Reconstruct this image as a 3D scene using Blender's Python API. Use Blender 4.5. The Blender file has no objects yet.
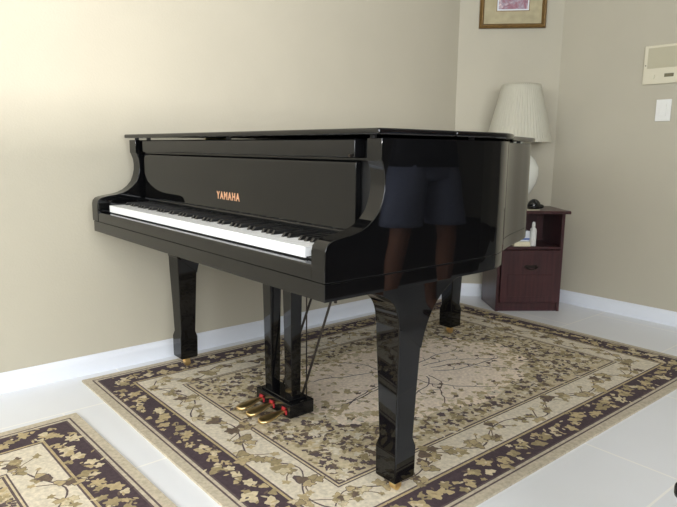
import bpy, bmesh, math, random
from mathutils import Vector, Matrix
random.seed(7)
S = bpy.context.scene
COL = S.collection
PI = math.pi

# ------------------------------------------------------------------ materials
def srgb(r, g, b):
    f = lambda c: (c/255/12.92) if c/255 <= .04045 else ((c/255+.055)/1.055)**2.4
    return (f(r), f(g), f(b), 1)

def mat(name, col, rough=.5, metal=0, ior=1.5, noise=0, nscale=20, bump=0, bscale=200, coat=0, bdist=.002):
    m = bpy.data.materials.new(name); m.use_nodes = True
    nt = m.node_tree; b = nt.nodes['Principled BSDF']
    b.inputs['Base Color'].default_value = col
    b.inputs['Roughness'].default_value = rough
    b.inputs['Metallic'].default_value = metal
    b.inputs['IOR'].default_value = ior
    if coat: b.inputs['Coat Weight'].default_value = coat
    tc = nt.nodes.new('ShaderNodeTexCoord')
    if noise:
        n = nt.nodes.new('ShaderNodeTexNoise'); n.inputs['Scale'].default_value = nscale
        n.inputs['Detail'].default_value = 5
        nt.links.new(tc.outputs['Object'], n.inputs['Vector'])
        r = nt.nodes.new('ShaderNodeValToRGB')
        r.color_ramp.elements[0].position = .3; r.color_ramp.elements[1].position = .7
        r.color_ramp.elements[0].color = tuple(c*(1-noise) for c in col[:3])+(1,)
        r.color_ramp.elements[1].color = tuple(min(1, c*(1+noise)) for c in col[:3])+(1,)
        nt.links.new(n.outputs['Fac'], r.inputs['Fac'])
        nt.links.new(r.outputs['Color'], b.inputs['Base Color'])
    if bump:
        n = nt.nodes.new('ShaderNodeTexNoise'); n.inputs['Scale'].default_value = bscale
        nt.links.new(tc.outputs['Object'], n.inputs['Vector'])
        u = nt.nodes.new('ShaderNodeBump'); u.inputs['Strength'].default_value = bump
        u.inputs['Distance'].default_value = bdist
        nt.links.new(n.outputs['Fac'], u.inputs['Height'])
        nt.links.new(u.outputs['Normal'], b.inputs['Normal'])
    return m

M = {}
M['wall'] = mat('wall_paint', srgb(181, 175, 158), .75, noise=.02, nscale=3, bump=.25, bscale=140)
M['ceil'] = mat('ceiling_paint', srgb(235, 232, 224), .9)
M['trim'] = mat('white_trim_paint', srgb(222, 226, 234), .35)
M['lacquer'] = mat('black_lacquer', (.003, .003, .0033, 1), .03, ior=1.43)
M['lacquer_soft'] = mat('black_lacquer_worn', (.004, .004, .0045, 1), .14, ior=1.42, noise=.2, nscale=30)
M['black_matte'] = mat('black_matte', (.006, .006, .006, 1), .6)
M['ivory'] = mat('white_key', srgb(238, 240, 242), .18)
M['ebony'] = mat('black_key', (.006, .006, .006, 1), .3)
M['brass'] = mat('brass', srgb(238, 208, 148), .33, 1, noise=.08, nscale=60)
M['letter'] = mat('gilt_letters', srgb(222, 168, 132), .35, .35)
M['felt'] = mat('red_felt', srgb(160, 38, 42), .9, noise=.1)
M['mahogany'] = None
M['cream_plastic'] = mat('cream_plastic', srgb(212, 206, 184), .45)
M['grille'] = mat('beige_grille', srgb(186, 180, 156), .6)
M['white_plastic'] = mat('white_plastic', srgb(226, 226, 222), .4)
M['dark_plastic'] = mat('dark_plastic', srgb(110, 104, 80), .4)
M['ceramic'] = mat('white_ceramic', srgb(225, 226, 218), .15)
M['shade'] = None
M['bronze'] = mat('bronze_frame', srgb(112, 86, 44), .4, .3, noise=.2, nscale=70)
M['black_gloss'] = mat('black_gloss', (.01, .01, .01, 1), .2)
M['paper'] = mat('paper', srgb(225, 218, 190), .8)
M['white_card'] = mat('white_card', srgb(210, 215, 222), .6)
M['blue_card'] = mat('blue_card', srgb(70, 100, 170), .6)
M['dark_metal'] = mat('dark_metal', srgb(58, 52, 48), .35, .8)

def wood():
    m = mat('mahogany', srgb(72, 32, 36), .32, noise=.0)
    nt = m.node_tree; b = nt.nodes['Principled BSDF']; tc = nt.nodes.new('ShaderNodeTexCoord')
    mp = nt.nodes.new('ShaderNodeMapping'); mp.inputs['Scale'].default_value = (30, 30, 2)
    n = nt.nodes.new('ShaderNodeTexNoise'); n.inputs['Scale'].default_value = 2; n.inputs['Detail'].default_value = 8
    r = nt.nodes.new('ShaderNodeValToRGB')
    r.color_ramp.elements[0].position = .3; r.color_ramp.elements[0].color = srgb(50, 27, 30)
    r.color_ramp.elements[1].position = .7; r.color_ramp.elements[1].color = srgb(74, 42, 44)
    nt.links.new(tc.outputs['Object'], mp.inputs['Vector']); nt.links.new(mp.outputs[0], n.inputs['Vector'])
    nt.links.new(n.outputs['Fac'], r.inputs['Fac']); nt.links.new(r.outputs['Color'], b.inputs['Base Color'])
    return m
M['mahogany'] = wood()

def shade_mat():
    m = mat('pleated_shade', srgb(208, 205, 190), .8, noise=.03, nscale=12)
    nt = m.node_tree; b = nt.nodes['Principled BSDF']
    b.inputs['Subsurface Weight'].default_value = .0
    tr = nt.nodes.new('ShaderNodeBsdfTranslucent'); tr.inputs['Color'].default_value = srgb(235, 230, 212)
    mx = nt.nodes.new('ShaderNodeMixShader'); mx.inputs[0].default_value = .3
    out = nt.nodes['Material Output']
    nt.links.new(b.outputs[0], mx.inputs[1]); nt.links.new(tr.outputs[0], mx.inputs[2]); nt.links.new(mx.outputs[0], out.inputs[0])
    return m
M['shade'] = shade_mat()

def tile_mat():
    m = bpy.data.materials.new('white_floor_tile'); m.use_nodes = True
    nt = m.node_tree; b = nt.nodes['Principled BSDF']
    tc = nt.nodes.new('ShaderNodeTexCoord'); mp = nt.nodes.new('ShaderNodeMapping')
    mp.inputs['Location'].default_value = (-1.515 + .625*4, -.61 + .53*8, 0)
    br = nt.nodes.new('ShaderNodeTexBrick')
    br.offset = .5; br.squash = 1
    br.inputs['Scale'].default_value = 1
    br.inputs['Brick Width'].default_value = .625; br.inputs['Row Height'].default_value = .53
    br.inputs['Mortar Size'].default_value = .004; br.inputs['Mortar Smooth'].default_value = .3
    br.inputs['Color1'].default_value = srgb(232, 234, 238); br.inputs['Color2'].default_value = srgb(229, 231, 236)
    br.inputs['Mortar'].default_value = srgb(246, 245, 242)
    nt.links.new(tc.outputs['Object'], mp.inputs['Vector']); nt.links.new(mp.outputs[0], br.inputs['Vector'])
    n = nt.nodes.new('ShaderNodeTexNoise'); n.inputs['Scale'].default_value = 3; n.inputs['Detail'].default_value = 6
    nt.links.new(tc.outputs['Object'], n.inputs['Vector'])
    mx = nt.nodes.new('ShaderNodeMix'); mx.data_type = 'RGBA'; mx.blend_type = 'MULTIPLY'
    r = nt.nodes.new('ShaderNodeValToRGB'); r.color_ramp.elements[0].color = (.93, .93, .92, 1); r.color_ramp.elements[1].color = (1, 1, 1, 1)
    nt.links.new(n.outputs['Fac'], r.inputs['Fac'])
    mx.inputs[0].default_value = 1
    nt.links.new(br.outputs['Color'], mx.inputs[6]); nt.links.new(r.outputs['Color'], mx.inputs[7])
    nt.links.new(mx.outputs[2], b.inputs['Base Color'])
    b.inputs['Roughness'].default_value = .32
    return m
M['tile'] = tile_mat()

def rugm(name, col, amt=.18):
    return mat(name, col, .95, noise=amt, nscale=90, bump=.5, bscale=420, bdist=.004)
RUG = [rugm('rug_cream', srgb(214, 204, 184)), rugm('rug_beige_edge', srgb(192, 181, 160)),
       rugm('rug_plum', srgb(70, 56, 62)), rugm('rug_line', srgb(92, 78, 78)),
       rugm('rug_leaf_tan', srgb(182, 164, 126)), rugm('rug_leaf_olive', srgb(156, 141, 106)),
       rugm('rug_leaf_brown', srgb(108, 92, 78)), rugm('rug_field', srgb(198, 184, 154)),
       rugm('rug_medallion', srgb(240, 222, 202)), rugm('rug_leaf_light', srgb(204, 190, 158))]

# ------------------------------------------------------------------ helpers
def obj(name, bm, m, parent=None, smooth=False, bevel=0, segs=2, loc=None):
    me = bpy.data.meshes.new(name)
    bmesh.ops.recalc_face_normals(bm, faces=bm.faces[:])
    bm.to_mesh(me); bm.free()
    for mm in (m if isinstance(m, list) else [m]): me.materials.append(mm)
    o = bpy.data.objects.new(name, me); COL.objects.link(o)
    if parent: o.parent = parent
    if loc: o.location = loc
    if smooth:
        for p in me.polygons: p.use_smooth = True
    if bevel:
        b = o.modifiers.new('bevel', 'BEVEL'); b.width = bevel; b.segments = segs; b.limit_method = 'ANGLE'; b.angle_limit = math.radians(40)
        b.harden_normals = False
        for p in me.polygons: p.use_smooth = True
        w = o.modifiers.new('wn', 'WEIGHTED_NORMAL'); w.keep_sharp = False
    return o

def box(bm, x0, x1, y0, y1, z0, z1):
    v = [bm.verts.new((x, y, z)) for x in (x0, x1) for y in (y0, y1) for z in (z0, z1)]
    for f in ((0,1,3,2),(4,6,7,5),(0,4,5,1),(2,3,7,6),(0,2,6,4),(1,5,7,3)): bm.faces.new([v[i] for i in f])
    return v
def boxbm(*a):
    bm = bmesh.new(); box(bm, *a); return bm
def prism(bm, pts, axis, a, b):
    """extrude 2-D outline along axis ('x','y','z') from a to b; pts are the two other coords in order"""
    def P(p, t):
        return {'x': (t, p[0], p[1]), 'y': (p[0], t, p[1]), 'z': (p[0], p[1], t)}[axis]
    A = [bm.verts.new(P(p, a)) for p in pts]; B = [bm.verts.new(P(p, b)) for p in pts]
    bm.faces.new(A); bm.faces.new(B[::-1])
    n = len(pts)
    for i in range(n): bm.faces.new((A[i], A[(i+1) % n], B[(i+1) % n], B[i]))
def lathe(bm, prof, n=40, cx=0, cy=0, mod=None):
    rings = []
    for r, z in prof:
        ring = []
        for k in range(n):
            a = 2*PI*k/n; rr = r*(1+(mod(k) if mod else 0))
            ring.append(bm.verts.new((cx+rr*math.cos(a), cy+rr*math.sin(a), z)))
        rings.append(ring)
    for i in range(len(rings)-1):
        for k in range(n):
            bm.faces.new((rings[i][k], rings[i][(k+1) % n], rings[i+1][(k+1) % n], rings[i+1][k]))
    return rings
def tube(bm, p, q, r, n=12, r2=None):
    p, q = Vector(p), Vector(q); d = (q-p).normalized()
    a = d.orthogonal().normalized(); b = d.cross(a); r2 = r2 or r
    A = [bm.verts.new(p+(a*math.cos(2*PI*k/n)+b*math.sin(2*PI*k/n))*r) for k in range(n)]
    B = [bm.verts.new(q+(a*math.cos(2*PI*k/n)+b*math.sin(2*PI*k/n))*r2) for k in range(n)]
    bm.faces.new(A[::-1]); bm.faces.new(B)
    for k in range(n): bm.faces.new((A[k], A[(k+1) % n], B[(k+1) % n], B[k]))
def spline(pts, n=8):
    """Catmull-Rom through open list of 2-D points"""
    out = []
    P = [pts[0]]+list(pts)+[pts[-1]]
    for i in range(1, len(P)-2):
        p0, p1, p2, p3 = P[i-1], P[i], P[i+1], P[i+2]
        for k in range(n):
            t = k/n
            out.append(tuple(.5*((2*p1[j])+(-p0[j]+p2[j])*t+(2*p0[j]-5*p1[j]+4*p2[j]-p3[j])*t*t+(-p0[j]+3*p1[j]-3*p2[j]+p3[j])*t**3) for j in range(2)))
    out.append(tuple(pts[-1])); return out
def thing(name, label, cat, loc=(0, 0, 0), rotz=0, group=None):
    o = bpy.data.objects.new(name, None); COL.objects.link(o); o.empty_display_size = .1
    o.location = loc; o.rotation_euler = (0, 0, rotz); o['label'] = label; o['category'] = cat
    if group: o['group'] = group
    return o
def tag(o, label, cat, group=None):
    o['label'] = label; o['category'] = cat
    if group: o['group'] = group
    return o
def struct(name, bm, m, **k):
    o = obj(name, bm, m, **k); o['kind'] = 'structure'; return o

# ------------------------------------------------------------------ room shell
WY, WX = 2.5395, 3.5136            # left wall plane, right wall plane
CA, CB = (3.096, WY), (WX, 2.086)  # the chamfered corner
X0, Y0, H, T = -3.0, -1.9, 2.6, .12
XE, YE, XP, YR = 7.0, -6.0, 1.0, .45    # dim passage behind and right of the camera, added to darken the piano's reflections
fl = struct('floor', boxbm(X0-.2, XE+.2, -.85, WY+.2, -.1, 0), M['tile'])
struct('floor_hall_added', boxbm(X0-.2, XE+.2, YE-.2, -.85, -.1, 0), mat('added_dark_floor', srgb(62, 44, 32), .45, noise=.25, nscale=8))  # unseen dark floor, added so the piano's side mirrors less white
struct('ceiling', boxbm(X0-.2, XE+.2, YE-.2, WY+.2, H, H+.1), M['ceil'])
struct('wall_left', boxbm(X0-T, CA[0], WY, WY+T, 0, H), M['wall'])
struct('wall_right', boxbm(WX, WX+T, YR, CB[1], 0, H), M['wall'])
bm = bmesh.new(); prism(bm, [CA, CB, (WX+T, CB[1]), (WX+T, WY+T), (CA[0], WY+T)], 'z', 0, H)
struct('wall_corner', bm, M['wall'])
struct('wall_hall', boxbm(WX+T, XE, YR, YR+T, 0, H), M['wall'])
struct('wall_end', boxbm(XE, XE+T, YE-T, YR+T, 0, H), M['wall'])
struct('wall_far', boxbm(XP, XE, YE-T, YE, 0, H), M['wall'])
struct('wall_passage', boxbm(XP-T, XP, YE-T, Y0-T, 0, H), M['wall'])

def wall_with_hole(name, axis, pos, t, a0, a1, ha, hb, hz0, hz1):
    bm = bmesh.new()
    for (p, q, z0, z1) in ((a0, ha, 0, H), (hb, a1, 0, H), (ha, hb, 0, hz0), (ha, hb, hz1, H)):
        if z1 - z0 < 1e-4 or q-p < 1e-4: continue
        if axis == 'x': box(bm, min(pos, pos+t), max(pos, pos+t), p, q, z0, z1)
        else: box(bm, p, q, min(pos, pos+t), max(pos, pos+t), z0, z1)
    return struct(name, bm, M['wall'])
WIN1 = (-1.4, 1.2, .9, 2.2)        # in the rear wall (x = X0): y0,y1,z0,z1
WIN2 = (-2.4, .55, .93, 2.25)      # in the front wall (y = Y0): x0,x1,z0,z1
wall_with_hole('wall_rear', 'x', X0, -T, Y0-T, WY+T, *WIN1)
wall_with_hole('wall_front', 'y', Y0, -T, X0, XP, *WIN2)
def window(n, axis, pos, a0, a1, z0, z1):
    bm = bmesh.new(); w = .05
    am = (a0+a1)/2
    rects = [(a0, a1, z0, z0+w), (a0, a1, z1-w, z1), (a0, a0+w, z0, z1), (a1-w, a1, z0, z1), (am-w/2, am+w/2, z0, z1)]
    for p, q, c, d in rects:
        if axis == 'x': box(bm, pos-.09, pos-.03, p, q, c, d)
        else: box(bm, p, q, pos-.09, pos-.03, c, d)
    struct('window_%d' % n, bm, M['trim'])
window(1, 'x', X0, *WIN1); window(2, 'y', Y0, *WIN2)

# skirting boards with a moulded top, one per wall
BBH, BT = .080, .014
prof = [(0, 0), (BT, 0), (BT, BBH*.72), (BT*.8, BBH*.84), (BT*.45, BBH*.93), (BT*.35, BBH), (0, BBH)]
bm = bmesh.new(); prism(bm, [(WY-d, z) for d, z in prof], 'x', X0, CA[0]-.006)
struct('baseboard_left', bm, M['trim'])
bm = bmesh.new(); prism(bm, [(WX-d, z) for d, z in prof], 'y', YR, CB[1]-.006)
struct('baseboard_right', bm, M['trim'])
L = math.hypot(CB[0]-CA[0], CB[1]-CA[1])
bm = bmesh.new(); prism(bm, [(-d, z) for d, z in prof], 'x', -.004, L+.004)
CROT = math.atan2(CB[1]-CA[1], CB[0]-CA[0])
o = struct('baseboard_corner', bm, M['trim']); o.location = (CA[0], CA[1], 0); o.rotation_euler.z = CROT
e = Vector((math.cos(CROT), math.sin(CROT), 0)); nin = Vector((-e.y, e.x, 0))    # nin points INTO the wall
def chamfer(t, off): # point on the corner wall at t metres along, off metres into the room
    return Vector((CA[0], CA[1], 0)) + e*t - nin*off

# ------------------------------------------------------------------ rugs
LZ = [0]
def flatleaf(bm, x, y, z, r, a, mi, lobes=5, depth=.42):
    n = lobes*4; vs = []
    LZ[0] += 1.5e-7; z += LZ[0]
    ph = random.random()*6; st = random.uniform(.7, 1)
    for k in range(n):
        t = 2*PI*k/n
        rr = r*(1-depth*.5*(1-math.cos(lobes*t)))*(1+.22*math.cos(t+ph)+.12*math.cos(2*t+ph))*(st+(1-st)*abs(math.cos(t)))
        vs.append(bm.verts.new((x+rr*math.cos(t+a), y+rr*math.sin(t+a), z)))
    f = bm.faces.new(vs); f.material_index = mi
def petal(bm, x, y, z, l, w, a, mi):
    LZ[0] += 1.5e-7; z += LZ[0]
    vs = []
    for s, t in ((0, 0), (.25, .8), (.55, 1), (.85, .5), (1, 0), (.85, -.5), (.55, -1), (.25, -.8)):
        u, v = s*l, t*w*.5
        vs.append(bm.verts.new((x+u*math.cos(a)-v*math.sin(a), y+u*math.sin(a)+v*math.cos(a), z)))
    f = bm.faces.new(vs); f.material_index = mi
def vine(bm, pts, w, z, mi):
    prev = None
    for i, p in enumerate(pts):
        q = pts[min(i+1, len(pts)-1)]; r_ = pts[max(i-1, 0)]
        d = Vector((q[0]-r_[0], q[1]-r_[1])); d = d.normalized() if d.length > 1e-9 else Vector((1, 0))
        n = Vector((-d.y, d.x))*w*.5*(.7+.6*random.random())
        c = (bm.verts.new((p[0]+n.x, p[1]+n.y, z)), bm.verts.new((p[0]-n.x, p[1]-n.y, z)))
        if prev: bm.faces.new((prev[0], prev[1], c[1], c[0])).material_index = mi
        prev = c
def rect_ring(bm, w, h, d0, d1, z, mi):
    """flat frame between inset d0 and d1 of a w x h rectangle centred on 0"""
    def c(d): return [(-w/2+d, -h/2+d), (w/2-d, -h/2+d), (w/2-d, h/2-d), (-w/2+d, h/2-d)]
    A = [bm.verts.new((*p, z)) for p in c(d0)]; B = [bm.verts.new((*p, z)) for p in c(d1)]
    for i in range(4): bm.faces.new((A[i], A[(i+1) % 4], B[(i+1) % 4], B[i])).material_index = mi
def cluster(bm, x, y, z, s, zi, palette):
    for k in range(random.randint(4, 6)):
        a = random.random()*2*PI; d = s*random.uniform(.3, 1.0)
        lx, ly, r, n_ = x+d*math.cos(a), y+d*math.sin(a), s*random.uniform(.45, .75), random.choice((3, 5, 5))
        st_ = random.getstate(); flatleaf(bm, lx, ly, z, r*1.16, a, random.choice((3, 6, 5, 5)), n_)
        random.setstate(st_); flatleaf(bm, lx, ly, z, r, a, random.choice(palette), n_)
def make_rug(name, w, h, label, med=True):
    bm = bmesh.new(); z = .0074; LZ[0] = 0
    box(bm, -w/2, w/2, -h/2, h/2, 0, z)
    for f in bm.faces: f.material_index = 1
    Z = [z+.0001*i for i in range(1, 9)]
    rect_ring(bm, w, h, .030, .036, Z[0], 3)
    rect_ring(bm, w, h, .046, .052, Z[0], 3)
    rect_ring(bm, w, h, .052, .150, Z[0], 2)
    rect_ring(bm, w, h, .150, .158, Z[0], 4)
    rect_ring(bm, w, h, .158, .164, Z[0], 3)
    rect_ring(bm, w, h, .164, .294, Z[0], 0)
    rect_ring(bm, w, h, .294, .299, Z[0], 3)
    rect_ring(bm, w, h, .299, .305, Z[0], 9)
    rect_ring(bm, w, h, .305, .312, Z[0], 3)
    fw, fh = w/2-.312, h/2-.312
    vs = [bm.verts.new((sx*fw, sy*fh, Z[0])) for sx, sy in ((-1, -1), (1, -1), (1, 1), (-1, 1))]
    bm.faces.new(vs).material_index = 7
    # scalloped pale medallion
    mw, mh = fw*.72, fh*.76
    vs = []
    for k in range(96):
        a = 2*PI*k/96; s = 1+.05*math.cos(12*a)+.03*math.cos(5*a+1)
        vs.append(bm.verts.new((mw*s*math.copysign(abs(math.cos(a))**.8, math.cos(a)), mh*s*math.copysign(abs(math.sin(a))**.8, math.sin(a)), Z[1])))
    bm.faces.new(vs).material_index = 8
    # plum border: tan leaves and curls, mirrored along each side
    per = []
    for inset, kind in ((.101, 'dark'), (.229, 'vine')):
        ww, hh = w-2*inset, h-2*inset
        total = 2*(ww+hh)
        def at(s, off=0):
            s = s % total
            if s < ww: return (-ww/2+s, -hh/2+off), 0
            s -= ww
            if s < hh: return (ww/2-off, -hh/2+s), PI/2
            s -= hh
            if s < ww: return (ww/2-s, hh/2-off), PI
            s -= ww
            return (-ww/2+off, hh/2-s), -PI/2
        if kind == 'dark':
            n = int(total/.062)
            for i in range(n):
                s = total*i/n; off = .022*math.sin(i*2.1)+random.uniform(-.008, .008)
                p, a = at(s, off)
                flatleaf(bm, p[0], p[1], Z[1], random.uniform(.022, .032), a+random.random()*6, random.choice((4, 4, 5, 9)), random.choice((4, 5, 6)))
                for k in range(2):
                    p2, a2 = at(s+random.uniform(.02, .05), random.uniform(-.042, .042))
                    flatleaf(bm, p2[0], p2[1], Z[2], random.uniform(.011, .02), random.random()*6, random.choice((4, 5, 9, 4)), random.choice((3, 5)))
                for k in range(5):
                    p3, a3 = at(s+random.uniform(0, .06), random.uniform(-.044, .044))
                    petal(bm, p3[0], p3[1], Z[2], random.uniform(.012, .026), .008, random.random()*6, random.choice((4, 5, 6, 9, 2, 2)))
            # guard stripe teeth
            for inn in (.049, .161):
                W2, H2 = w-2*inn, h-2*inn
        else:
            n = int(total/.02)
            pts = []
            for i in range(n+1):
                s = total*i/n
                p, a = at(s, .036*math.sin(s*2*PI/.34)+.008*math.sin(s*31)); pts.append(p)
            vine(bm, pts, .005, Z[1], 3)
            n = int(total/.082)
            for i in range(n):
                s = total*(i+.3*random.random())/n
                p, a = at(s, .036*math.sin(s*2*PI/.34)+random.uniform(-.018, .018))
                cluster(bm, p[0], p[1], Z[2], random.uniform(.022, .036), .00008, (4, 5, 4, 9, 6, 5))
                q, a = at(s+.05, -.03*math.sin(s*2*PI/.34)+random.uniform(-.01, .01))
                vine(bm, [p, ((p[0]+q[0])/2+random.uniform(-.01, .01), (p[1]+q[1])/2), q], .004, Z[1], 6)
                flatleaf(bm, q[0], q[1], Z[2], random.uniform(.01, .018), random.random()*6, random.choice((4, 5)), 5)
    # the field: dense leaves outside the medallion, sparse ones inside it
    area = fw*fh*4
    for k in range(int(area*4200)):
        x, y = random.uniform(-fw+.012, fw-.012), random.uniform(-fh+.012, fh-.012)
        q = math.hypot(x/mw, y/mh)
        if q < 1.08 and random.random() > (.03 if q < .6 else (.10 if q < .85 else .45)): continue
        if q < 1.0: mi = random.choice((4, 9, 4))
        else: mi = random.choice((4, 5, 6, 5, 9, 6, 0, 3, 5, 9, 6, 0, 3))
        r = random.uniform(.008, .021)
        if random.random() < .6: flatleaf(bm, x, y, Z[2], r, random.random()*6, mi, random.choice((3, 5, 5)))
        else: petal(bm, x, y, Z[2], r*1.7, r*.7, random.random()*6, mi)
    for k in range(11):
        a = 2*PI*k/11+random.uniform(-.3, .3); x, y = mw*.18*math.cos(a), mh*.18*math.sin(a); pts = []
        for i in range(13):
            pts.append((x, y)); a += random.uniform(-.45, .45); x += .032*math.cos(a); y += .026*math.sin(a)
            if i % 3 == 2:
                b = a+random.choice((-1, 1))*1.0
                vine(bm, [(x, y), (x+.03*math.cos(b), y+.03*math.sin(b)), (x+.05*math.cos(b+.5), y+.05*math.sin(b+.5))], .003, Z[7], 3)
                flatleaf(bm, x+.05*math.cos(b+.5), y+.05*math.sin(b+.5), Z[7], .014, b, random.choice((4, 5, 6)), 5)
        vine(bm, pts, .0048, Z[7], random.choice((3, 2, 6)))
    o = obj(name, bm, RUG)
    tag(o, label, 'rug')
    return o
RX0, RX1, RY0, RY1 = .728, 2.960, .905, 2.462
r1 = make_rug('rug', RX1-RX0, RY1-RY0, 'large floral rug with plum border lying under the grand piano')
r1.location = ((RX0+RX1)/2, (RY0+RY1)/2, 0)
rw, rh = 1.557, 2.232
r2 = make_rug('rug', rw, rh, 'second floral rug, cut off at the lower left, on bare tiles beside the piano rug')
th = math.radians(1.6); c_, s_ = math.cos(th), math.sin(th)
r2.rotation_euler.z = th
r2.location = (.612-(c_*rw/2-s_*rh/2), 2.160-(s_*rw/2+c_*rh/2), 0)

# ------------------------------------------------------------------ the piano
# local frame: X = u (bass -> treble), Y = v (keyboard -> tail); the world puts u along -Y and v along +X
PX, PY, PZ = .8029, 1.7142, 0.0
piano = thing('grand_piano', 'glossy black grand piano with closed lid standing on the floral rug', 'piano', (PX, PY, PZ), -PI/2)
def part(name, bm, m, parent=None, **k): return obj(name, bm, m, parent or piano, **k)
U = .72
HW = .671                                        # inner face of the arms
RB, RT = .616, .967                              # rim bottom and top
tail = [(U, .5305), (.716, .585), (.704, .645), (.655, .735), (.565, .86), (.50, .99), (.452, 1.12), (.408, 1.23), (.336, 1.342), (.252, 1.460), (.144, 1.580), (0, 1.68), (-.18, 1.755), (-.36, 1.765), (-.52, 1.72), (-.64, 1.62), (-.70, 1.49), (-U, 1.33)]
curve = spline(tail, 6)
arm_v = .168
# rim (bent side, tail and straight bass side) as a thick shell
AV = .5305
outer = curve + [(-U, 1.0), (-U, .6), (-U, AV)]
full = [(U, arm_v)] + outer + [(-U, arm_v)]
def inset(pts, d):
    out = []
    for i, p in enumerate(pts):
        a = pts[max(i-1, 0)]; b = pts[min(i+1, len(pts)-1)]
        t = Vector((b[0]-a[0], b[1]-a[1])).normalized(); n = Vector((-t.y, t.x))
        out.append((p[0]+n.x*d, p[1]+n.y*d))
    return out
inner = inset(outer, .045)
bm = bmesh.new()
def strip_shell(bm, A, B, z0, z1):
    a0 = [bm.verts.new((*p, z0)) for p in A]; a1 = [bm.verts.new((*p, z1)) for p in A]
    b0 = [bm.verts.new((*p, z0)) for p in B]; b1 = [bm.verts.new((*p, z1)) for p in B]
    for i in range(len(A)-1):
        bm.faces.new((a0[i], a0[i+1], a1[i+1], a1[i])); bm.faces.new((b0[i], b1[i], b1[i+1], b0[i+1]))
        bm.faces.new((a1[i], a1[i+1], b1[i+1], b1[i])); bm.faces.new((a0[i], b0[i], b0[i+1], a0[i+1]))
    for i in (0, len(A)-1): bm.faces.new((a0[i], a1[i], b1[i], b0[i]))
strip_shell(bm, outer, inner, .6555, RT)
rim = part('rim', bm, M['lacquer'], bevel=.0010, segs=2)
lo_o = [(U, .5005)] + curve + [(-U, 1.0), (-U, .5005)]
bm = bmesh.new(); strip_shell(bm, lo_o, inset(lo_o, .045), .614, .6545)
part('lower_rim', bm, M['lacquer'], bevel=.0010, segs=2)
# where arm and rim butt together the edges stay crisp so that the side reads as one polished surface
def join_clean(o, test):
    md = o.modifiers['bevel']; md.limit_method = 'WEIGHT'
    at_ = o.data.attributes.new('bevel_weight_edge', 'FLOAT', 'EDGE')
    bmx = bmesh.new(); bmx.from_mesh(o.data); bmx.edges.ensure_lookup_table()
    vals = []
    for e_ in bmx.edges:
        end = all(test(v.co.y) for v in e_.verts)
        ang = e_.calc_face_angle(0)
        vals.append(0 if end or ang < math.radians(40) else 1)
    sharp = [all(test(v.co.y) for v in e_.verts) and e_.calc_face_angle(0) > .6 for e_ in bmx.edges]
    bmx.free()
    for i, v in enumerate(vals): at_.data[i].value = v
    sa = o.data.attributes.new('sharp_edge', 'BOOLEAN', 'EDGE')
    for i, v in enumerate(sharp): sa.data[i].value = v
    o.modifiers['wn'].keep_sharp = True
join_clean(rim, lambda y: y < .5307)
join_clean(bpy.data.objects['lower_rim'], lambda y: y < .5007)
# floor of the case (soundboard side) with braces beneath
bm = bmesh.new(); prism(bm, inset(full, .06), 'z', .66, .70)
part('soundboard', bm, M['black_matte'])
bm = bmesh.new()
for x0, y0, x1, y1 in ((-.55, .5, -.45, 1.6), (.0, .5, -.22, 1.62), (.5, .5, -.12, 1.45)):
    d = Vector((x1-x0, y1-y0, 0)).normalized(); n = Vector((-d.y, d.x, 0))*.03
    A = [(x0+n.x, y0+n.y), (x1+n.x, y1+n.y), (x1-n.x, y1-n.y), (x0-n.x, y0-n.y)]
    prism(bm, A, 'z', .62, .66)
part('brace', bm, M['black_matte'])
# arms: profile in (v, z)
arm_prof = [(0.0, .655), (0.0, .722), (.003, .734), (.011, .743), (.024, .748), (.045, .752), (.075, .756), (.100, .762),
            (.122, .772), (.142, .787), (.158, .805), (.167, .828), (.1725, .850), (.1735, .872), (.171, .892), (.165, .908),
            (.163, .914), (.160, .918), (.160, RT), (AV-.0003, RT), (AV-.0003, .922), (AV-.0003, .655)]
for s in (-1, 1):
    bm = bmesh.new(); a, b = sorted((s*HW, s*U))
    if s < 0: a, b = -(U+.012), -HW
    prism(bm, arm_prof, 'x', a, b)
    ar = part('arm', bm, M['lacquer'], bevel=.0018, segs=3)
    join_clean(ar, lambda y: y > .5)
# key blocks between the keys and the arms
KW = 1.230
for s in (-1, 1):
    a, b = sorted((s*(KW/2+.003), s*(HW-.001)))
    bm = bmesh.new(); prism(bm, [(.030, .655), (.030, .696), (.060, .700), (.070, .722), (.165, .722), (.165, .655)], 'x', a, b)
    part('key_block', bm, M['lacquer'], bevel=.002)
# keybed, key slip
bm = bmesh.new(); prism(bm, [(-U, 0), (U, 0), (U, .5), (-U, .5)], 'z', .614, .654)
part('keybed', bm, M['lacquer'], bevel=.0012)
bm = bmesh.new(); prism(bm, [(.0015, .655), (.0015, .684), (.006, .690), (.0245, .692), (.0245, .655)], 'x', -HW+.001, HW-.001)
part('key_slip', bm, M['lacquer'], bevel=.001)
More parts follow.
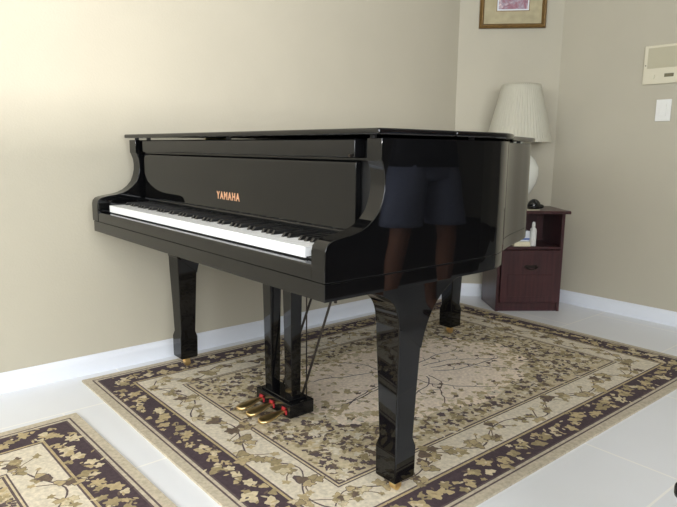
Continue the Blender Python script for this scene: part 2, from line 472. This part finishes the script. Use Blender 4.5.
# keyboard with its keys
kb = part('keyboard', boxbm(-KW/2, KW/2, .03, .20, .662, .698), M['black_matte'])
wk = KW/52; zt = .7205
hasb = {0: 1, 1: 0, 2: 1, 3: 1, 4: 0, 5: 1, 6: 1}  # A B C D E F G: black key to the right?
wm = bmesh.new(); box(wm, .0004, wk-.0004, .026, .178, zt-.025, zt)
first = part('white_key', wm, M['ivory'], kb, bevel=.0006)
first.location.x = -KW/2
bmk = bmesh.new()
v = box(bmk, -.0055, .0055, .0765, .178, zt-.002, zt+.0105)
for q in v:
    if q.co.z > zt and q.co.y < .1: q.co.y += .010
    if q.co.z > zt: q.co.x *= .82
firstb = part('black_key', bmk, M['ebony'], kb, bevel=.0012)
nb = 0
for i in range(52):
    if i:
        c = first.copy(); COL.objects.link(c); c.parent = kb; c.location.x = -KW/2+i*wk
    if hasb[i % 7] and i < 51:
        if nb: c = firstb.copy(); COL.objects.link(c); c.parent = kb
        else: c = firstb
        c.location.x = -KW/2+(i+1)*wk; nb += 1
bm = bmesh.new(); box(bm, -KW/2, KW/2, .172, .178, zt-.002, zt+.006)
part('felt_strip', bm, M['black_matte'])
# fallboard (open, upright) with lettering
FV = .182
bm = bmesh.new(); prism(bm, [(FV-.004, .737), (FV, .742), (FV, .905), (FV+.006, .914), (FV+.018, .914), (FV+.018, .737)], 'x', -.645, .610)
fb = part('fallboard', bm, M['lacquer'], bevel=.002)
cu = bpy.data.curves.new('lettering', 'FONT'); cu.body = 'YAMAHA'; cu.size = .0285; cu.space_character = 1.32; cu.align_x = 'CENTER'
cu.extrude = .0006; cu.offset = .0011
to = bpy.data.objects.new('tmp_text', cu); COL.objects.link(to)
bpy.context.view_layer.update()
me = bpy.data.meshes.new_from_object(to.evaluated_get(bpy.context.evaluated_depsgraph_get()))
bpy.data.objects.remove(to); bpy.data.curves.remove(cu)
me.transform(Matrix.Rotation(PI/2, 4, 'X') @ Matrix.Diagonal((1, 1.15, 1, 1)))
me.materials.clear(); me.materials.append(M['letter'])
lo = bpy.data.objects.new('lettering', me); COL.objects.link(lo); lo.parent = fb; lo.location = (.002, FV-.0002, .7785)
lo['label'] = 'gilt capital letters on the fallboard'
# back panel behind fallboard / side fillers, then the name-board rail above
part('back_panel', boxbm(-HW+.001, HW-.001, .205, .225, .70, .962), M['black_matte'])
bm = bmesh.new(); prism(bm, [(.168, .921), (.166, .926), (.166, .960), (.168, .966), (.20, .966), (.20, .921)], 'x', -.618, .622)
part('front_rail', bm, M['lacquer_soft'], bevel=.002)
bm = bmesh.new(); box(bm, -HW+.002, HW-.002, .180, .204, .9155, .9205)
part('rail_ledge', bm, M['lacquer'])
bm = bmesh.new(); tube(bm, (.612, .158, .926), (.612, .1675, .926), .004)
part('lock_knob', bm, M['dark_metal'])
# lid: main panel, front flap, prop-side hinges, bumpers
LZ0, LZ1 = .9735, .9885
bm = bmesh.new()
lidcurve = inset(spline(tail, 6), -.014)
lid_out = [(.732, .405)] + [(.7325, .50)] + lidcurve[3:-3] + [(-.731, 1.0), (-.733, .405)]
prism(bm, lid_out, 'z', LZ0, LZ1)
lid = part('lid', bm, M['lacquer'], bevel=.005, segs=3)
part('lid_front_flap', boxbm(-.733, .731, .140, .403, LZ0, LZ1), M['lacquer'], bevel=.005, segs=3)
for (uu, vv) in ((.66, .19), (-.69, .175), (-.60, .185), (.0, .19), (.655, .56), (.335, 1.26), (.12, 1.53), (-.68, 1.2)):
    bm = bmesh.new(); tube(bm, (uu, vv, RT-.001), (uu, vv, LZ0+.001), .008, 12)
    part('lid_bumper', bm, M['black_matte'])
for vv in (.55, 1.0, 1.35): part('lid_hinge', boxbm(-.738, -.7335, vv-.05, vv+.05, .95, .989), M['brass'])
# legs: tapered square post, splayed foot block, curved gusset at the top
def make_leg(uc, vc, name='leg', ang=0, gusset=True, hb=.055, gv=.215):
    bm = bmesh.new()
    prof = [(.035, .050), (.0385, .056), (.0395, .142), (.0335, .165), (.0375, .30), (.0425, .43), (.0438, .48), (.0438, .6155)]
    rings = []
    for w, z in prof: rings.append([bm.verts.new((a*w, b*w, z)) for a, b in ((-1, -1), (1, -1), (1, 1), (-1, 1))])
    for i in range(len(rings)-1):
        for k in range(4): bm.faces.new((rings[i][k], rings[i][(k+1) % 4], rings[i+1][(k+1) % 4], rings[i+1][k]))
    bm.faces.new(rings[0]); bm.faces.new(rings[-1][::-1])
    lg = part('leg', bm, M['lacquer'], bevel=.004, segs=2); lg.location = (uc, vc, 0); lg.rotation_euler.z = ang
    # gusset: concave brackets fore and aft
    bm = bmesh.new(); pts = []
    n = 10
    z1 = .6135
    pts.append((-gv, z1))
    f0 = [(-.205, .600), (-.165, .588), (-.115, .556), (-.078, .512), (-.054, .46), (-.0435, .42)]
    k = gv/.215
    left = [(p[0]*(k if abs(p[0]) > .06 else 1), p[1]) for p in f0]
    front = [(-.205*k, .604), (-.165*k, .600), (-.120*k, .588), (-.085*k, .573), (-.062, .552), (-.050, .525), (-.0455, .49)]
    pts += spline(front, 4)
    pts += spline([(-p[0], p[1]) for p in left][::-1], 4)
    pts.append((gv, z1))
    prism(bm, pts, 'x', -.0440, .0440)
    g = obj('bracket', bm, M['lacquer'], lg, bevel=.003)
    # caster: brass fork and wheel
    bm = bmesh.new()
    tube(bm, (0, 0, .052), (0, 0, .040), .013, 16)
    box(bm, -.013, -.010, -.009, .014, .020, .043); box(bm, .010, .013, -.009, .014, .020, .043)
    box(bm, -.013, .013, -.009, .014, .039, .044)
    tube(bm, (-.0095, .004, .0235), (.0095, .004, .0235), .0140, 24)
    c = obj('caster', bm, M['brass'], lg, bevel=.001)
    c['label'] = 'brass caster'
    return lg
make_leg(.622, .333); make_leg(-.642, .330)
make_leg(-.237, 1.600, gv=.15)
# lyre
LU = .008
lyre = part('pedal_lyre', boxbm(LU-.112, LU+.102, .345, .447, .026, .077), M['lacquer_soft'], bevel=.004, segs=2)
for uc in (-.067, .058):
    bm = bmesh.new(); rr_ = []
    for hw, z, v0, v1 in ((.021, .07, .374, .412), (.023, .32, .371, .414), (.0275, .613, .366, .418)):
        rr_.append([bm.verts.new((uc+a*hw, vv, z)) for a, vv in ((-1, v0), (1, v0), (1, v1), (-1, v1))])
    for i in range(2):
        for k in range(4): bm.faces.new((rr_[i][k], rr_[i][(k+1) % 4], rr_[i+1][(k+1) % 4], rr_[i+1][k]))
    bm.faces.new(rr_[0]); bm.faces.new(rr_[-1][::-1])
    obj('lyre_post', bm, M['lacquer'], lyre, bevel=.003)
obj('lyre_cap', boxbm(LU-.11, LU+.11, .345, .44, .598, .6135), M['lacquer'], lyre, bevel=.003)
obj('lyre_block', boxbm(LU-.09, LU+.08, .355, .43, .077, .084), M['lacquer_soft'], lyre, bevel=.002)
for k in (-1, 0, 1):
    uu = LU-.008+k*.064+(.012 if k > 0 else 0)
    bm = bmesh.new()
    # brass pedal: flat neck widening to a rounded toe, drooping slightly
    pl = [(.365, .009, .050), (.340, .009, .050), (.322, .010, .049), (.300, .016, .046), (.280, .0215, .043), (.262, .0225, .041), (.248, .018, .039), (.241, .009, .038)]
    top = []; bot = []
    for vv, w, z in pl:
        crown = .0025
        top.append([bm.verts.new((uu+a*w, vv, z+crown*(1-abs(a)))) for a in (-1, -.5, 0, .5, 1)])
        bot.append([bm.verts.new((uu+a*w, vv, z-.007)) for a in (-1, -.5, 0, .5, 1)])
    for i in range(len(pl)-1):
        for j in range(4):
            bm.faces.new((top[i][j], top[i][j+1], top[i+1][j+1], top[i+1][j])); bm.faces.new((bot[i][j], bot[i+1][j], bot[i+1][j+1], bot[i][j+1]))
        bm.faces.new((top[i][0], top[i+1][0], bot[i+1][0], bot[i][0])); bm.faces.new((top[i][4], bot[i][4], bot[i+1][4], top[i+1][4]))
    for i in (0, len(pl)-1):
        for j in range(4): bm.faces.new((top[i][j], top[i][j+1], bot[i][j+1], bot[i][j]))
    obj('pedal', bm, M['brass'], lyre, smooth=True)
    bm = bmesh.new()
    for q in ((uu-.014, uu-.0105, .036, .060), (uu+.0105, uu+.014, .036, .060), (uu-.014, uu+.014, .052, .060)):
        box(bm, q[0], q[1], .341, .348, q[2], q[3])
    obj('pedal_felt', bm, M['felt'], lyre)
for uu in (-.03, .03, .078):
    bm = bmesh.new(); tube(bm, (LU+uu, .432, .07), (LU+uu, .432, .62), .0025, 8)
    obj('pedal_rod', bm, M['dark_metal'], lyre)
bm = bmesh.new()
tube(bm, (LU+.045, .440, .076), (LU+.110, .60, .635), .0045, 10)
obj('lyre_brace', bm, M['dark_metal'], lyre)
bm = bmesh.new(); tube(bm, (LU-.075, .440, .076), (LU+.01, .60, .635), .0045, 10)
obj('lyre_brace', bm, M['dark_metal'], lyre)
bm = bmesh.new(); tube(bm, (.69, .055, .600), (.69, .055, .618), .004, 8)
part('lock_pin', bm, M['dark_metal'])

# ------------------------------------------------------------------ corner cabinet
ROT = math.radians(-37.5)
cab = thing('cabinet', 'small dark mahogany cabinet with open shelf in the corner under the lamp', 'cabinet', (2.981, 2.084, 0), ROT)
CW, CD, CT = .385, .300, .600      # local X along the front, local Y towards the corner
def cp(name, bm, m=None, parent=None, **k): return obj(name, bm, m or M['mahogany'], parent or cab, **k)
cp('side_panel', boxbm(0, .018, .004, CD, .0, CT-.018), bevel=.002)
cp('side_panel', boxbm(CW-.018, CW, .004, CD, .0, CT-.018), bevel=.002)
cp('back_panel', boxbm(.018, CW-.018, CD-.01, CD, .03, CT-.018))
cp('shelf', boxbm(.0185, CW-.0185, .006, CD-.0105, .372, .388), bevel=.001)
cp('bottom_panel', boxbm(.0185, CW-.0185, .02, CD-.0105, .05, .066))
cp('plinth', boxbm(.0185, CW-.0185, .012, .026, 0, .05), bevel=.001)
bm = bmesh.new(); prism(bm, [(-.022, CT-.012), (-.018, CT-.018), (CD-.002, CT-.018), (CD-.002, CT), (-.016, CT), (-.022, CT-.006)], 'x', -.022, CW+.022)
cp('cabinet_top', bm, bevel=.002)
dr = cp('door', boxbm(.020, CW-.020, -.010, .008, .056, .369), bevel=.003)
cp('door_panel', boxbm(.06, CW-.06, -.013, -.008, .095, .225), parent=dr, bevel=.004)
bm = bmesh.new()
tube(bm, (.165, -.010, .272), (.165, -.024, .270), .004, 8); tube(bm, (.225, -.010, .272), (.225, -.024, .270), .004, 8)
pts = [(.160+.07*k/8, -.024-.004*math.sin(PI*k/8), .270-.012*math.sin(PI*k/8)) for k in range(9)]
for a, b in zip(pts, pts[1:]): tube(bm, a, b, .0035, 8)
prism(bm, [(.148, .272), (.165, .284), (.195, .280), (.225, .284), (.242, .272), (.225, .262), (.195, .266), (.165, .262)], 'y', -.0125, -.0098)
cp('handle', bm, M['dark_metal'], dr)
def on_cab(x, y, z): return cab.matrix_basis @ Vector((x, y, z))
cab.matrix_basis
def cabpt(x, y, z=0):
    c, s = math.cos(ROT), math.sin(ROT)
    return (2.981+c*x-s*y, 2.084+s*x+c*y, z)

# table lamp
lp = chamfer(.362, .200)
lamp = thing('table_lamp', 'table lamp with white ceramic base and cream pleated shade on the cabinet', 'lamp', (lp.x, lp.y, CT), 0)
bm = bmesh.new()
prof = [(.001, 0), (.062, 0), (.064, .008), (.058, .016), (.046, .026), (.046, .038), (.060, .060), (.090, .100), (.116, .150), (.128, .200), (.126, .245), (.104, .290), (.066, .325), (.040, .345), (.028, .36), (.026, .375), (.001, .377)]
lathe(bm, prof, 48)
obj('lamp_base', bm, M['ceramic'], lamp, smooth=True)
bm = bmesh.new(); tube(bm, (0, 0, .372), (0, 0, .45), .012, 16); tube(bm, (0, 0, .45), (0, 0, .47), .017, 16)
obj('socket', bm, M['brass'], lamp, smooth=False)
bm = bmesh.new(); lathe(bm, [(.001, .468), (.014, .470), (.022, .49), (.028, .515), (.022, .54), (.001, .552)], 20)
obj('bulb', bm, M['ceramic'], lamp, smooth=True)
bm = bmesh.new()
NP = 60
pm = lambda k: (.012 if k % 4 in (0, 1) else -.012)
rings = lathe(bm, [(.186, .390), (.185, .398), (.179, .430), (.162, .500), (.145, .570), (.127, .645), (.113, .705), (.108, .722)], NP*4, mod=pm)
sh = obj('lamp_shade', bm, M['shade'], lamp, smooth=True)
sm = sh.modifiers.new('solid', 'SOLIDIFY'); sm.thickness = .0015
bm = bmesh.new()
for k in range(3):
    a = 2*PI*k/3; tube(bm, (0, 0, .700), (.104*math.cos(a), .104*math.sin(a), .716), .0018, 6)
tube(bm, (0, 0, .545), (0, 0, .712), .002, 8); lathe(bm, [(.001, .706), (.006, .708), (.006, .713), (.001, .717)], 16)
obj('harp', bm, M['brass'], lamp)

# little things on and in the cabinet
p = cabpt(.190, .055, CT)
bm = bmesh.new(); box(bm, -.055, .045, -.035, .035, 0, .004)
o = obj('paper', bm, M['paper'], bevel=.001); o.location = p; o.rotation_euler.z = ROT+.2
tag(o, 'slip of white paper under the black ornament on the cabinet', 'paper')
bm = bmesh.new()
bmesh.ops.create_uvsphere(bm, u_segments=28, v_segments=16, radius=1)
for v in bm.verts:
    x, y, z = v.co
    zz = max(z, -.55)
    v.co = (x*.040*(1-.12*z), y*.034, (zz+.55)*.038)
a_ = bmesh.ops.create_uvsphere(bm, u_segments=16, v_segments=10, radius=1)
for v in a_['verts']:
    x, y, z = v.co; v.co = (.044+x*.024, y*.018, .014+z*.0135)
orn = obj('ornament', bm, M['black_gloss'], smooth=True); orn.location = (p[0]+.022, p[1]-.012, CT+.0045); orn.rotation_euler.z = ROT+.3
tag(orn, 'small rounded glossy black ornament on the cabinet top beside the lamp', 'ornament')
p = cabpt(.217, .050, .388)
bm = bmesh.new(); lathe(bm, [(.001, 0), (.0185, 0), (.0195, .004), (.0195, .088), (.017, .100), (.0105, .108), (.0100, .112)], 28)
bot = thing('bottle', 'slim white plastic bottle standing on the open cabinet shelf', 'bottle', p)
obj('bottle_body', bm, M['white_plastic'], bot, smooth=True)
bm = bmesh.new(); lathe(bm, [(.001, .111), (.0105, .111), (.0105, .128), (.008, .140), (.001, .143)], 20)
obj('cap', bm, M['white_plastic'], bot, smooth=True)
p = cabpt(.150, .065, .388)
bk = thing('stack_tray', 'low cream folded booklet lying on the cabinet shelf beside the bottle', 'booklet', p, ROT)
obj('cover', boxbm(-.055, .045, -.045, .05, 0, .003), M['paper'], bk)
obj('pages', boxbm(-.053, .043, -.043, .05, .003, .026), M['paper'], bk, bevel=.002)
bk.name = 'booklet'
p = cabpt(.167, .068, .388+.0262)
bx = thing('small_box', 'small white box with a blue stripe resting on the cream booklet', 'box', p, ROT)
obj('carton', boxbm(-.035, .026, -.030, .03, 0, .062), M['white_card'], bx, bevel=.002)
obj('stripe', boxbm(-.0355, .0265, -.0305, .0305, .010, .020), M['blue_card'], bx)

# ------------------------------------------------------------------ picture on the corner wall
pc = chamfer(.315, 0)
pic = thing('picture_frame', 'bronze framed pink and purple print hanging on the corner wall', 'picture', (pc.x, pc.y, 1.672), CROT)
PW, PH, FB = .392, .50, .026
bm = bmesh.new()
prof = [(0, -.002), (0, -.020), (.006, -.026), (.014, -.022), (.019, -.024), (FB, -.014), (FB, -.002)]
cor = [(-PW/2, 0, 1, 1), (PW/2, 0, -1, 1), (PW/2, PH, -1, -1), (-PW/2, PH, 1, -1)]
R = [[bm.verts.new((cx+sx*d, y, cz+sz*d)) for d, y in prof] for cx, cz, sx, sz in cor]
for i in range(4):
    A, B = R[i], R[(i+1) % 4]
    for k in range(len(prof)): bm.faces.new((A[k], B[k], B[(k+1) % len(prof)], A[(k+1) % len(prof)]))
obj('frame', bm, M['bronze'], pic)
M['mat'] = mat('picture_mat', srgb(170, 160, 130), .85, noise=.12, nscale=22)
obj('mat_board', boxbm(-PW/2+FB-.002, PW/2-FB+.002, -.010, -.004, FB-.002, PH-FB+.002), M['mat'], pic)
a0, a1, b0, b1 = -.097, .097, .098, .402
bm = bmesh.new(); box(bm, a0, a1, -.0115, -.0095, b0, b1); obj('fillet', bm, M['bronze'], pic)
obj('print_margin', boxbm(a0+.004, a1-.004, -.0125, -.011, b0+.004, b1-.004), M['white_card'], pic)
pm_ = bpy.data.materials.new('floral_print'); pm_.use_nodes = True
nt = pm_.node_tree; b_ = nt.nodes['Principled BSDF']; b_.inputs['Roughness'].default_value = .5
tc = nt.nodes.new('ShaderNodeTexCoord'); n1 = nt.nodes.new('ShaderNodeTexNoise'); n1.inputs['Scale'].default_value = 22; n1.inputs['Detail'].default_value = 5; n1.inputs['Distortion'].default_value = 1.2
rr = nt.nodes.new('ShaderNodeValToRGB'); cr = rr.color_ramp
cr.elements[0].position = .32; cr.elements[0].color = srgb(112, 82, 98); cr.elements[1].position = .7; cr.elements[1].color = srgb(214, 190, 192)
q = cr.elements.new(.45); q.color = srgb(152, 100, 114); q = cr.elements.new(.56); q.color = srgb(150, 134, 148)
nt.links.new(tc.outputs['Object'], n1.inputs['Vector']); nt.links.new(n1.outputs['Fac'], rr.inputs['Fac']); nt.links.new(rr.outputs['Color'], b_.inputs['Base Color'])
obj('print', boxbm(a0+.012, a1-.012, -.0135, -.012, b0+.012, b1-.012), pm_, pic)

# ------------------------------------------------------------------ intercom and switch on the right wall
ic = thing('intercom', 'square cream intercom panel with speaker grille on the right wall', 'intercom', (WX, 1.480, 1.303), PI/2)
# local: X along +world Y, -? local Y points to -world X (into the room) after the turn
def ip(name, x0, x1, d0, d1, z0, z1, m, parent=ic, **k): return obj(name, boxbm(x0, x1, d0, d1, z0, z1), m, parent, **k)
ip('housing', -.101, .101, 0, .013, 0, .203, M['cream_plastic'], bevel=.004)
g = ip('speaker_grille', -.080, .080, .0125, .0155, .083, .190, M['grille'], bevel=.003)
bm = bmesh.new()
for k in range(17): box(bm, -.072, .072, .0150, .0170, .088+k*.006, .0905+k*.006)
obj('grille_bar', bm, M['grille'], g)
ip('control_panel', -.094, .094, .0125, .0145, .010, .072, M['cream_plastic'], bevel=.002)
ip('display', -.062, -.014, .0140, .0156, .034, .052, M['dark_plastic'], bevel=.001)
bm = bmesh.new()
tube(bm, (.045, .0140, .040), (.045, .020, .040), .012, 20); obj('dial', bm, M['cream_plastic'], ic)
for xx in (-.088, .088):
    bm = bmesh.new(); tube(bm, (xx, .0125, .100), (xx, .0150, .100), .003, 10); obj('screw', bm, M['dark_metal'], ic)
sw = thing('light_switch', 'white rocker light switch plate below the cream intercom', 'light switch', (WX, 1.4575, 1.106), PI/2)
ip('cover_plate', -.039, .039, 0, .007, 0, .115, M['white_plastic'], sw, bevel=.002)
bm = bmesh.new(); prism(bm, [(.0065, .026), (.012, .026), (.0085, .0575), (.0105, .089), (.0065, .089)], 'x', -.0165, .0165)
obj('rocker', bm, M['white_plastic'], sw, bevel=.001)

# ------------------------------------------------------------------ bench corner at the right edge
be = thing('piano_bench', 'black lacquered bench, only its rounded corner showing at the lower right edge', 'bench', (1.025, .029, 0), math.radians(80))
be_w, be_d, be_h = .52, .33, .47
obj('seat', boxbm(-be_w/2, be_w/2, -be_d/2, be_d/2, be_h-.028, be_h), M['lacquer_soft'], be, bevel=.010, segs=4)
obj('apron', boxbm(-be_w/2+.03, be_w/2-.03, -be_d/2+.03, be_d/2-.03, be_h-.095, be_h-.0285), M['mahogany'], be, bevel=.003)
for sx in (-1, 1):
    for sy in (-1, 1):
        bm = bmesh.new(); r = []
        cx, cy = sx*(be_w/2-.045), sy*(be_d/2-.045)
        for w, z in ((.014, 0), (.022, be_h-.095)):
            r.append([bm.verts.new((cx+a*w, cy+b*w, z)) for a, b in ((-1, -1), (1, -1), (1, 1), (-1, 1))])
        for k in range(4): bm.faces.new((r[0][k], r[0][(k+1) % 4], r[1][(k+1) % 4], r[1][k]))
        bm.faces.new(r[0]); bm.faces.new(r[1][::-1])
        obj('leg', bm, M['mahogany'], be, bevel=.002)
BENCH = be

# ------------------------------------------------------------------ the person mirrored in the piano's side
M['skin'] = mat('skin', srgb(176, 124, 98), .55, noise=.05, nscale=30)
M['denim'] = mat('blue_grey_cotton', srgb(140, 148, 176), .9, noise=.1, nscale=60)
M['shirt'] = mat('dark_shirt', srgb(38, 38, 44), .9, noise=.1, nscale=60)
M['hair'] = mat('dark_hair', srgb(46, 34, 28), .7, noise=.3, nscale=120)
M['leather'] = mat('brown_leather', srgb(80, 54, 38), .6)
M['eye'] = mat('eye_white', srgb(235, 232, 226), .3)
def skin(name, V, E, m, parent, sub=2):
    """V: list of (x,y,z,rx,ry)"""
    me = bpy.data.meshes.new(name); me.from_pydata([v[:3] for v in V], E, []); me.materials.append(m)
    o = bpy.data.objects.new(name, me); COL.objects.link(o); o.parent = parent
    sk = o.modifiers.new('skin', 'SKIN'); sk.use_smooth_shade = True
    me.skin_vertices[0].data[0].use_root = True
    for i, v in enumerate(V):
        me.skin_vertices[0].data[i].radius = (v[3], v[4] if len(v) > 4 else v[3])
        me.skin_vertices[0].data[i].use_root = (i == 0)
    ss = o.modifiers.new('sub', 'SUBSURF'); ss.levels = sub; ss.render_levels = sub
    return o
per = thing('person', 'person in dark shirt and blue-grey shorts standing, mirrored in the piano side', 'person', (2.43, -.20, 0), math.radians(10))
V = [(0, 0, .93, .135, .105), (0, -.01, 1.08, .125, .095), (0, 0, 1.25, .145, .105), (0, -.005, 1.40, .12, .085), (0, 0, 1.475, .058, .055),
     (0, .012, 1.545, .062, .070), (0, .018, 1.62, .078, .092), (0, .008, 1.695, .072, .085), (0, .002, 1.735, .04, .045)]
E = [(i, i+1) for i in range(8)]
for s_ in (-1, 1):
    b = len(V)
    V += [(s_*.10, 0, .84, .092), (s_*.135, .01, .66, .074), (s_*.160, .018, .48, .054), (s_*.172, -.012, .34, .054), (s_*.185, -.005, .16, .036), (s_*.190, 0, .075, .036), (s_*.200, .09, .040, .034, .026), (s_*.205, .165, .026, .034, .017)]
    E += [(0, b)]+[(b+i, b+i+1) for i in range(7)]
    b = len(V)
    V += [(s_*.165, 0, 1.405, .062), (s_*.215, -.005, 1.30, .048), (s_*.250, -.03, 1.13, .040), (s_*.185, .085, 1.085, .034), (s_*.115, .150, 1.075, .024, .022), (s_*.070, .178+.012*s_, 1.078, .017, .036)]
    E += [(3, b)]+[(b+i, b+i+1) for i in range(5)]
    palm = b+5; yo = .185+.016*s_
    for dz, L_ in ((.026, .062), (.009, .076), (-.009, .080), (-.026, .070)):
        q = len(V)
        V += [(s_*.040, yo, 1.078+dz, .0092), (s_*(.040-L_*.5), yo+.004, 1.076+dz, .0086), (s_*(.040-L_*.95), yo-.008, 1.072+dz, .0078)]
        E += [(palm, q), (q, q+1), (q+1, q+2)]
    q = len(V)
    V += [(s_*.082, yo, 1.112, .0115), (s_*.058, yo+.004, 1.130, .0100), (s_*.034, yo+.002, 1.136, .0088)]
    E += [(palm-1, q), (q, q+1), (q+1, q+2)]
body = skin('body', V, E, M['skin'], per)
# face
for s_ in (-1, 1):
    bm = bmesh.new(); a_ = bmesh.ops.create_uvsphere(bm, u_segments=12, v_segments=8, radius=.0105)
    for v in a_['verts']: v.co += Vector((s_*.030, .082, 1.640))
    obj('eye', bm, M['eye'], body, smooth=True)
bm = bmesh.new(); prism(bm, [(.088, 1.640), (.122, 1.602), (.112, 1.595), (.088, 1.595)], 'x', -.011, .011)
obj('nose', bm, M['skin'], body, bevel=.005)
bm = bmesh.new(); box(bm, -.022, .022, .082, .1, 1.568, 1.577); obj('mouth', bm, mat('lips', srgb(150, 88, 80), .5), body, bevel=.003)
for s_ in (-1, 1):
    bm = bmesh.new(); a_ = bmesh.ops.create_uvsphere(bm, u_segments=12, v_segments=8, radius=1)
    for v in bm.verts: v.co = Vector((s_*.080+v.co.x*.010, .01+v.co.y*.018, 1.622+v.co.z*.030))
    obj('ear', bm, M['skin'], body, smooth=True)
bm = bmesh.new(); bmesh.ops.create_uvsphere(bm, u_segments=32, v_segments=20, radius=1)
for v in bm.verts: v.co = Vector((v.co.x*.088, -.008+v.co.y*.104, 1.668+v.co.z*.098))
bmesh.ops.delete(bm, geom=[v for v in bm.verts if v.co.z < 1.585 or (v.co.y > .045 and v.co.z < 1.70)], context='VERTS')
obj('hair', bm, M['hair'], per, smooth=True)
# shorts and shirt, open at the hems
def cloth_tube(bm, rings, n=28):
    R_ = []
    for cx, cy, z, rx, ry in rings:
        R_.append([bm.verts.new((cx+rx*math.cos(2*PI*k/n)*(1+.02*math.sin(5*2*PI*k/n)), cy+ry*math.sin(2*PI*k/n), z)) for k in range(n)])
    for i in range(len(R_)-1):
        for k in range(n): bm.faces.new((R_[i][k], R_[i][(k+1) % n], R_[i+1][(k+1) % n], R_[i+1][k]))
bm = bmesh.new()
cloth_tube(bm, [(0, 0, 1.02, .155, .118), (0, 0, .95, .172, .130), (0, 0, .87, .188, .138), (0, .0, .80, .178, .125), (0, 0, .775, .10, .06)])
for s_ in (-1, 1):
    cloth_tube(bm, [(s_*.085, 0, .90, .096, .122), (s_*.106, 0, .80, .108, .120), (s_*.128, .006, .68, .106, .112), (s_*.145, .010, .58, .114, .110), (s_*.148, .011, .55, .116, .110)])
o = obj('shorts', bm, M['denim'], per, smooth=True); m_ = o.modifiers.new('s', 'SOLIDIFY'); m_.thickness = .004
bm = bmesh.new()
cloth_tube(bm, [(0, 0, .855, .202, .152), (0, 0, .93, .192, .146), (0, 0, 1.00, .180, .134), (0, 0, 1.12, .162, .124), (0, 0, 1.27, .178, .132), (0, 0, 1.38, .188, .116), (0, 0, 1.45, .160, .096), (0, 0, 1.495, .078, .072)])
for s_ in (-1, 1):
    cloth_tube(bm, [(s_*.11, 0, 1.475, .03, .05), (s_*.150, 0, 1.462, .060, .075), (s_*.198, -.004, 1.40, .066, .070), (s_*.224, -.012, 1.28, .060, .064), (s_*.240, -.026, 1.18, .058, .060)])
o = obj('shirt', bm, M['shirt'], per, smooth=True); m_ = o.modifiers.new('s', 'SOLIDIFY'); m_.thickness = .004
for s_ in (-1, 1):
    bm = bmesh.new(); pts = [(s_*.200+.046*math.sin(2*PI*k/20)*(1 if k else 1), .060+.135*-math.cos(2*PI*k/20)) for k in range(20)]
    prism(bm, pts, 'z', 0, .014)
    sd = obj('sandal', bm, M['leather'], per, bevel=.003)

# ------------------------------------------------------------------ lights
def area(name, loc, rot, sx, sy, power, col):
    l = bpy.data.lights.new(name, 'AREA'); l.shape = 'RECTANGLE'; l.size = sx; l.size_y = sy; l.energy = power; l.color = col
    o = bpy.data.objects.new(name, l); COL.objects.link(o); o.location = loc; o.rotation_euler = rot; return o
# daylight in the two window openings, and a lamp added outside to brighten the upper left wall
area('window_daylight', (X0-.10, (WIN1[0]+WIN1[1])/2, (WIN1[2]+WIN1[3])/2), (0, -PI/2, 0), WIN1[3]-WIN1[2], WIN1[1]-WIN1[0], 110, (.90, .95, 1))
area('window_daylight', ((WIN2[0]+WIN2[1])/2, Y0-.10, (WIN2[2]+WIN2[3])/2), (PI/2, 0, 0), WIN2[1]-WIN2[0], WIN2[3]-WIN2[2], 150, (.92, .96, 1))
area('added_wall_light', (-1.0, -6.0, .93), (PI/2, 0, 0), 2.6, .24, 600, (1, .95, .92))
w = bpy.data.worlds.new('world'); S.world = w; w.use_nodes = True
w.node_tree.nodes['Background'].inputs[0].default_value = (.85, .92, 1, 1)
w.node_tree.nodes['Background'].inputs[1].default_value = .8

# ------------------------------------------------------------------ camera
F, PITCH, ROLL, YAW, CH = 611.62, 9.7447, .6181, 49.8007, .9424
cd = bpy.data.cameras.new('camera'); cam = bpy.data.objects.new('camera', cd); COL.objects.link(cam)
cd.sensor_fit = 'HORIZONTAL'; cd.sensor_width = 36; cd.lens = 36*F/677; cd.clip_start = .02
R_ = math.radians; th, pi_, ro = R_(YAW), R_(PITCH), R_(ROLL)
fw = Vector((math.cos(th)*math.cos(pi_), math.sin(th)*math.cos(pi_), -math.sin(pi_)))
rt = Vector((math.sin(th), -math.cos(th), 0)); up = rt.cross(fw)
r2_ = rt*math.cos(ro)+up*math.sin(ro); u2_ = -rt*math.sin(ro)+up*math.cos(ro)
cam.matrix_world = Matrix(((r2_.x, u2_.x, -fw.x, 0), (r2_.y, u2_.y, -fw.y, 0), (r2_.z, u2_.z, -fw.z, CH), (0, 0, 0, 1)))
S.camera = cam
S.view_settings.view_transform = 'Standard'; S.view_settings.look = 'None'; S.view_settings.gamma = 1
S.view_settings.use_curve_mapping = False; S.view_settings.exposure = 0.12
